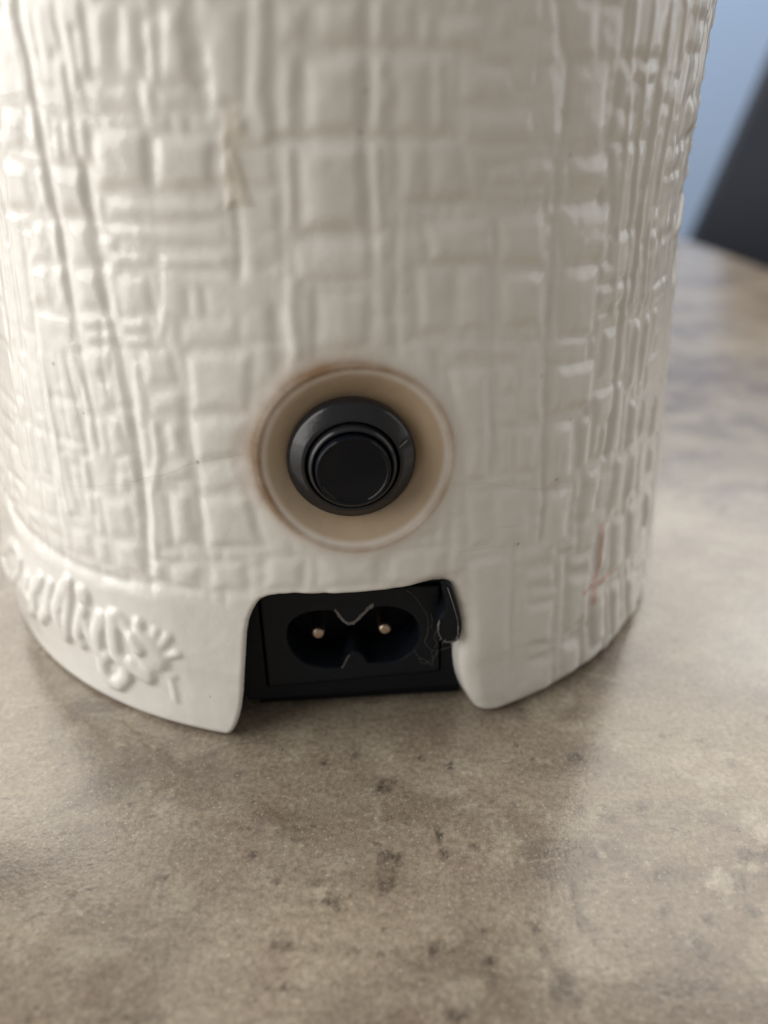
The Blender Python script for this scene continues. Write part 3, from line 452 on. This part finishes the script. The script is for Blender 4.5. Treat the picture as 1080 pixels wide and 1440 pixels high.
tube(bm, [(11.1, 21.0, 2.44), (11.9, 18.5, 2.44), (12.55, 16.2, 2.44), (12.7, 14.8, 2.44)], .045, jit=.6)
bm.transform(SC @ MI); bmesh.ops.recalc_face_normals(bm, faces=bm.faces[:])
from_bm('frayed_rim', bm, M_scuff, clip)
bm = bmesh.new()
sc = [(-1.91, 16.6), (-1.6, 15.9), (-1.2, 15.25), (-.8, 14.8), (-.32, 14.5), (.2, 14.62), (.64, 14.95), (1.1, 15.4), (1.36, 15.75), (1.7, 16.1), (1.95, 16.55), (2.3, 16.75), (2.66, 16.9)]
up = [(x+rng.uniform(-.06, .06), y+.10+.10*abs(x-.3)+rng.uniform(.16, .36)) for x, y in sc]
for k in range(len(sc)-1):
    (x0, y0), (x1, y1) = sc[k], sc[k+1]
    for q in range(1):
        t = rng.random(); x = x0+(x1-x0)*t+rng.uniform(-.12, .12); y = y0+(y1-y0)*t+rng.uniform(0, .3)*(.3+abs(x)*.5); a = rng.uniform(0, 6.28); l = rng.uniform(.12, .3)
        tube(bm, [(x, y, .0), (x+l*math.cos(a), y+l*math.sin(a), .06+rng.random()*.08)], rng.uniform(.05, .13), 5)
for (x0, y0), (x1, y1) in (((-1.35, 7.75), (-1.05, 8.2)), ((-1.05, 8.2), (-.6, 9.3)), ((-.6, 9.3), (-.3, 9.85))):
    tube(bm, [(x0, y0, .0), (x1, y1, .0)], .07, 5)
bm.transform(SC @ MI); bmesh.ops.recalc_face_normals(bm, faces=bm.faces[:])
torn = from_bm('torn_edge', bm, M_scuff, inlet)
from_bm('torn_lip', extrude_outline(sc+up[::-1], [], -.3, .07, MI), M_scuff, inlet, False)
# lint clinging to the plate
FIB = [[(6.55, 19.29), (7.27, 18.82), (8.01, 17.76), (8.9, 16.09), (9.37, 14.72), (9.39, 12.59), (9.05, 11.53), (9.59, 10.4), (10.49, 9.7), (11.6, 9.94), (12.82, 10.49)],
 [(7.74, 10.06), (8.52, 8.73), (8.67, 8.08), (9.3, 7.79), (9.67, 8.17), (10.13, 7.49), (10.07, 9.1), (9.91, 10.06)],
 [(10.11, 8.13), (10.39, 9.08), (10.85, 9.84)], [(8.27, 8.75), (9.15, 8.52), (9.81, 7.67)], [(10.6, 13.2), (10.2, 12.0), (10.6, 11.0), (10.3, 10.2)], [(9.6, 15.8), (9.9, 14.6), (9.7, 13.4)]]
bm = bmesh.new()
for P in FIB:
    q = []
    for i in range(len(P)-1):
        for s_ in range(5):
            t = s_/5; p0 = P[max(i-1, 0)]; p1 = P[i]; p2 = P[i+1]; p3 = P[min(i+2, len(P)-1)]
            f = lambda a, b, c, d: .5*(2*b+(c-a)*t+(2*a-5*b+4*c-d)*t*t+(3*b-a-3*c+d)*t**3)
            q.append((f(p0[0], p1[0], p2[0], p3[0]), f(p0[1], p1[1], p2[1], p3[1]), .12+.12*math.sin(i*1.3+t)))
    q.append((*P[-1], .1)); tube(bm, q, .022, 4)
bm.transform(SC @ MI); bmesh.ops.recalc_face_normals(bm, faces=bm.faces[:])
tag(from_bm('lint', bm, M_lint), 'thin pale lint fibres clinging to the right side of the black socket', 'lint')

# ------------------------------------------------------------------ table
tb = empty('table', (0, 0, 0), 'table with a mottled grey-brown stone-look top carrying the lamp', 'table')
TA = math.atan2(.178, .984); RM = Matrix.Rotation(TA, 4, 'Z')
xs = np.concatenate([np.arange(-900, -80, 20), np.arange(-80, 75, .45), np.arange(75, 212.4, 1.4), [212.9, 213.2]])
ys = np.concatenate([np.arange(-420, -110, 20), np.arange(-110, 0, .45), np.arange(0, 330, 1.8), np.arange(330, 521, 19)])
GX, GY = np.meshgrid(xs, ys); c_, s_ = math.cos(TA), math.sin(TA)
WX = GX*c_-GY*s_; WY = GX*s_+GY*c_
WXn = WX+1.6*vnoise(WX, WY, 1.3, 51)+.9*vnoise(WX, WY, .6, 52); WYn = WY+1.6*vnoise(WX, WY, 1.3, 53)+.9*vnoise(WX, WY, .6, 54)
spot = np.zeros(WX.shape); pale = np.zeros(WX.shape)
for T, L in ((spot, TABLE_DARK), (pale, TABLE_PALE)):
    for x, y, a, b, s in L:
        m = (np.abs(WX-x) < a*3+2) & (np.abs(WY-y) < b*3+2)
        k = min(1, (a+b)/2.2)
        d = .85*np.hypot((x+(WX[m]-x)*(1-k)+(WXn[m]-x)*k-x*1.0)/a, (y+(WY[m]-y)*(1-k)+(WYn[m]-y)*k-y*1.0)/b)
        T[m] = np.maximum(T[m], s*smooth((1.35-d)/(.7 if T is spot else 1.0))*np.clip(1+.9*vnoise(WX[m], WY[m], .8, 61), .3, 1.2))
# round the far right corner a little and ease the edge down
n0, n1 = WX.shape; GZ = np.zeros(WX.shape); GZ[:, -1] = -.4; GZ[0, :] = GZ[-1, :] = -.4
f00 = (np.arange(n0-1)[:, None]*n1+np.arange(n1-1)[None, :]).ravel(); TF = np.stack([f00, f00+1, f00+1+n1, f00+n1], 1)
me = np_mesh('tabletop', np.stack([WX, WY, GZ], -1).reshape(-1, 3)*MM, TF, dict(spot=np.clip(spot*1.15, 0, .95), pale=np.clip(pale, 0, 1)*.8))
link('tabletop', me, M_tab, tb)
bm = bmesh.new()
def box(bm, x0, x1, y0, y1, z0, z1, M=Matrix()):
    vs = [bm.verts.new(M @ Vector((x, y, z))) for z in (z0, z1) for x, y in ((x0, y0), (x1, y0), (x1, y1), (x0, y1))]
    for f in ((3, 2, 1, 0), (4, 5, 6, 7), (0, 1, 5, 4), (1, 2, 6, 5), (2, 3, 7, 6), (3, 0, 4, 7)): bm.faces.new([vs[i] for i in f])
box(bm, -.9, .2128, -.42, .5095, -.032, -.0007, RM); from_bm('table_edge', bm, M_tab, tb, False)
for lx, ly in ((-.85, -.37), (.16, -.37), (.16, .46), (-.85, .46)):
    bm = bmesh.new(); box(bm, lx-.025, lx+.025, ly-.025, ly+.025, -.738, -.033, RM); from_bm('leg', bm, M_chair, tb, False)

# ------------------------------------------------------------------ what stands behind the table
ch = empty('chair', (.56, .62, -.739), 'dark charcoal chair with a tapering backrest beyond the table\'s right edge', 'chair')
def part(name, bm, parent, bev=.01):
    bmesh.ops.bevel(bm, geom=bm.edges[:], offset=bev, segments=3, affect='EDGES'); o = from_bm(name, bm, M_chair, parent); o.location = -parent.location; return o
bm = bmesh.new()
fr = [(.235, -.28), (.353, .18), (.80, .18), (.918, -.28)]
vs = [bm.verts.new((x, .60+.02*k+(z+.28)*-.05*0, z)) for k in (0, 2) for x, z in fr]
for f in ((0, 1, 2, 3), (7, 6, 5, 4), (0, 4, 5, 1), (1, 5, 6, 2), (2, 6, 7, 3), (3, 7, 4, 0)): bm.faces.new([vs[i] for i in f])
bmesh.ops.recalc_face_normals(bm, faces=bm.faces[:]); part('backrest', bm, ch, .008)
bm = bmesh.new(); box(bm, .31, .83, .645, 1.1, -.33, -.27); part('seat', bm, ch, .015)
for lx, ly in ((.335, .66), (.79, .66), (.335, 1.06), (.79, 1.06)):
    bm = bmesh.new(); box(bm, lx, lx+.03, ly, ly+.03, -.739, -.335); part('leg', bm, ch, .004)
def quad(name, pts, mat):
    bm = bmesh.new(); bm.faces.new([bm.verts.new(p) for p in pts]); return tag(from_bm(name, bm, mat, None, False), kind='structure')
quad('floor', [(-3, -2, -.74), (3, -2, -.74), (3, 1.8, -.74), (-3, 1.8, -.74)], M_floor)
quad('wall', [(-3, 1.8, -.74), (3, 1.8, -.74), (3, 1.8, 1.9), (-3, 1.8, 1.9)], M_wall)
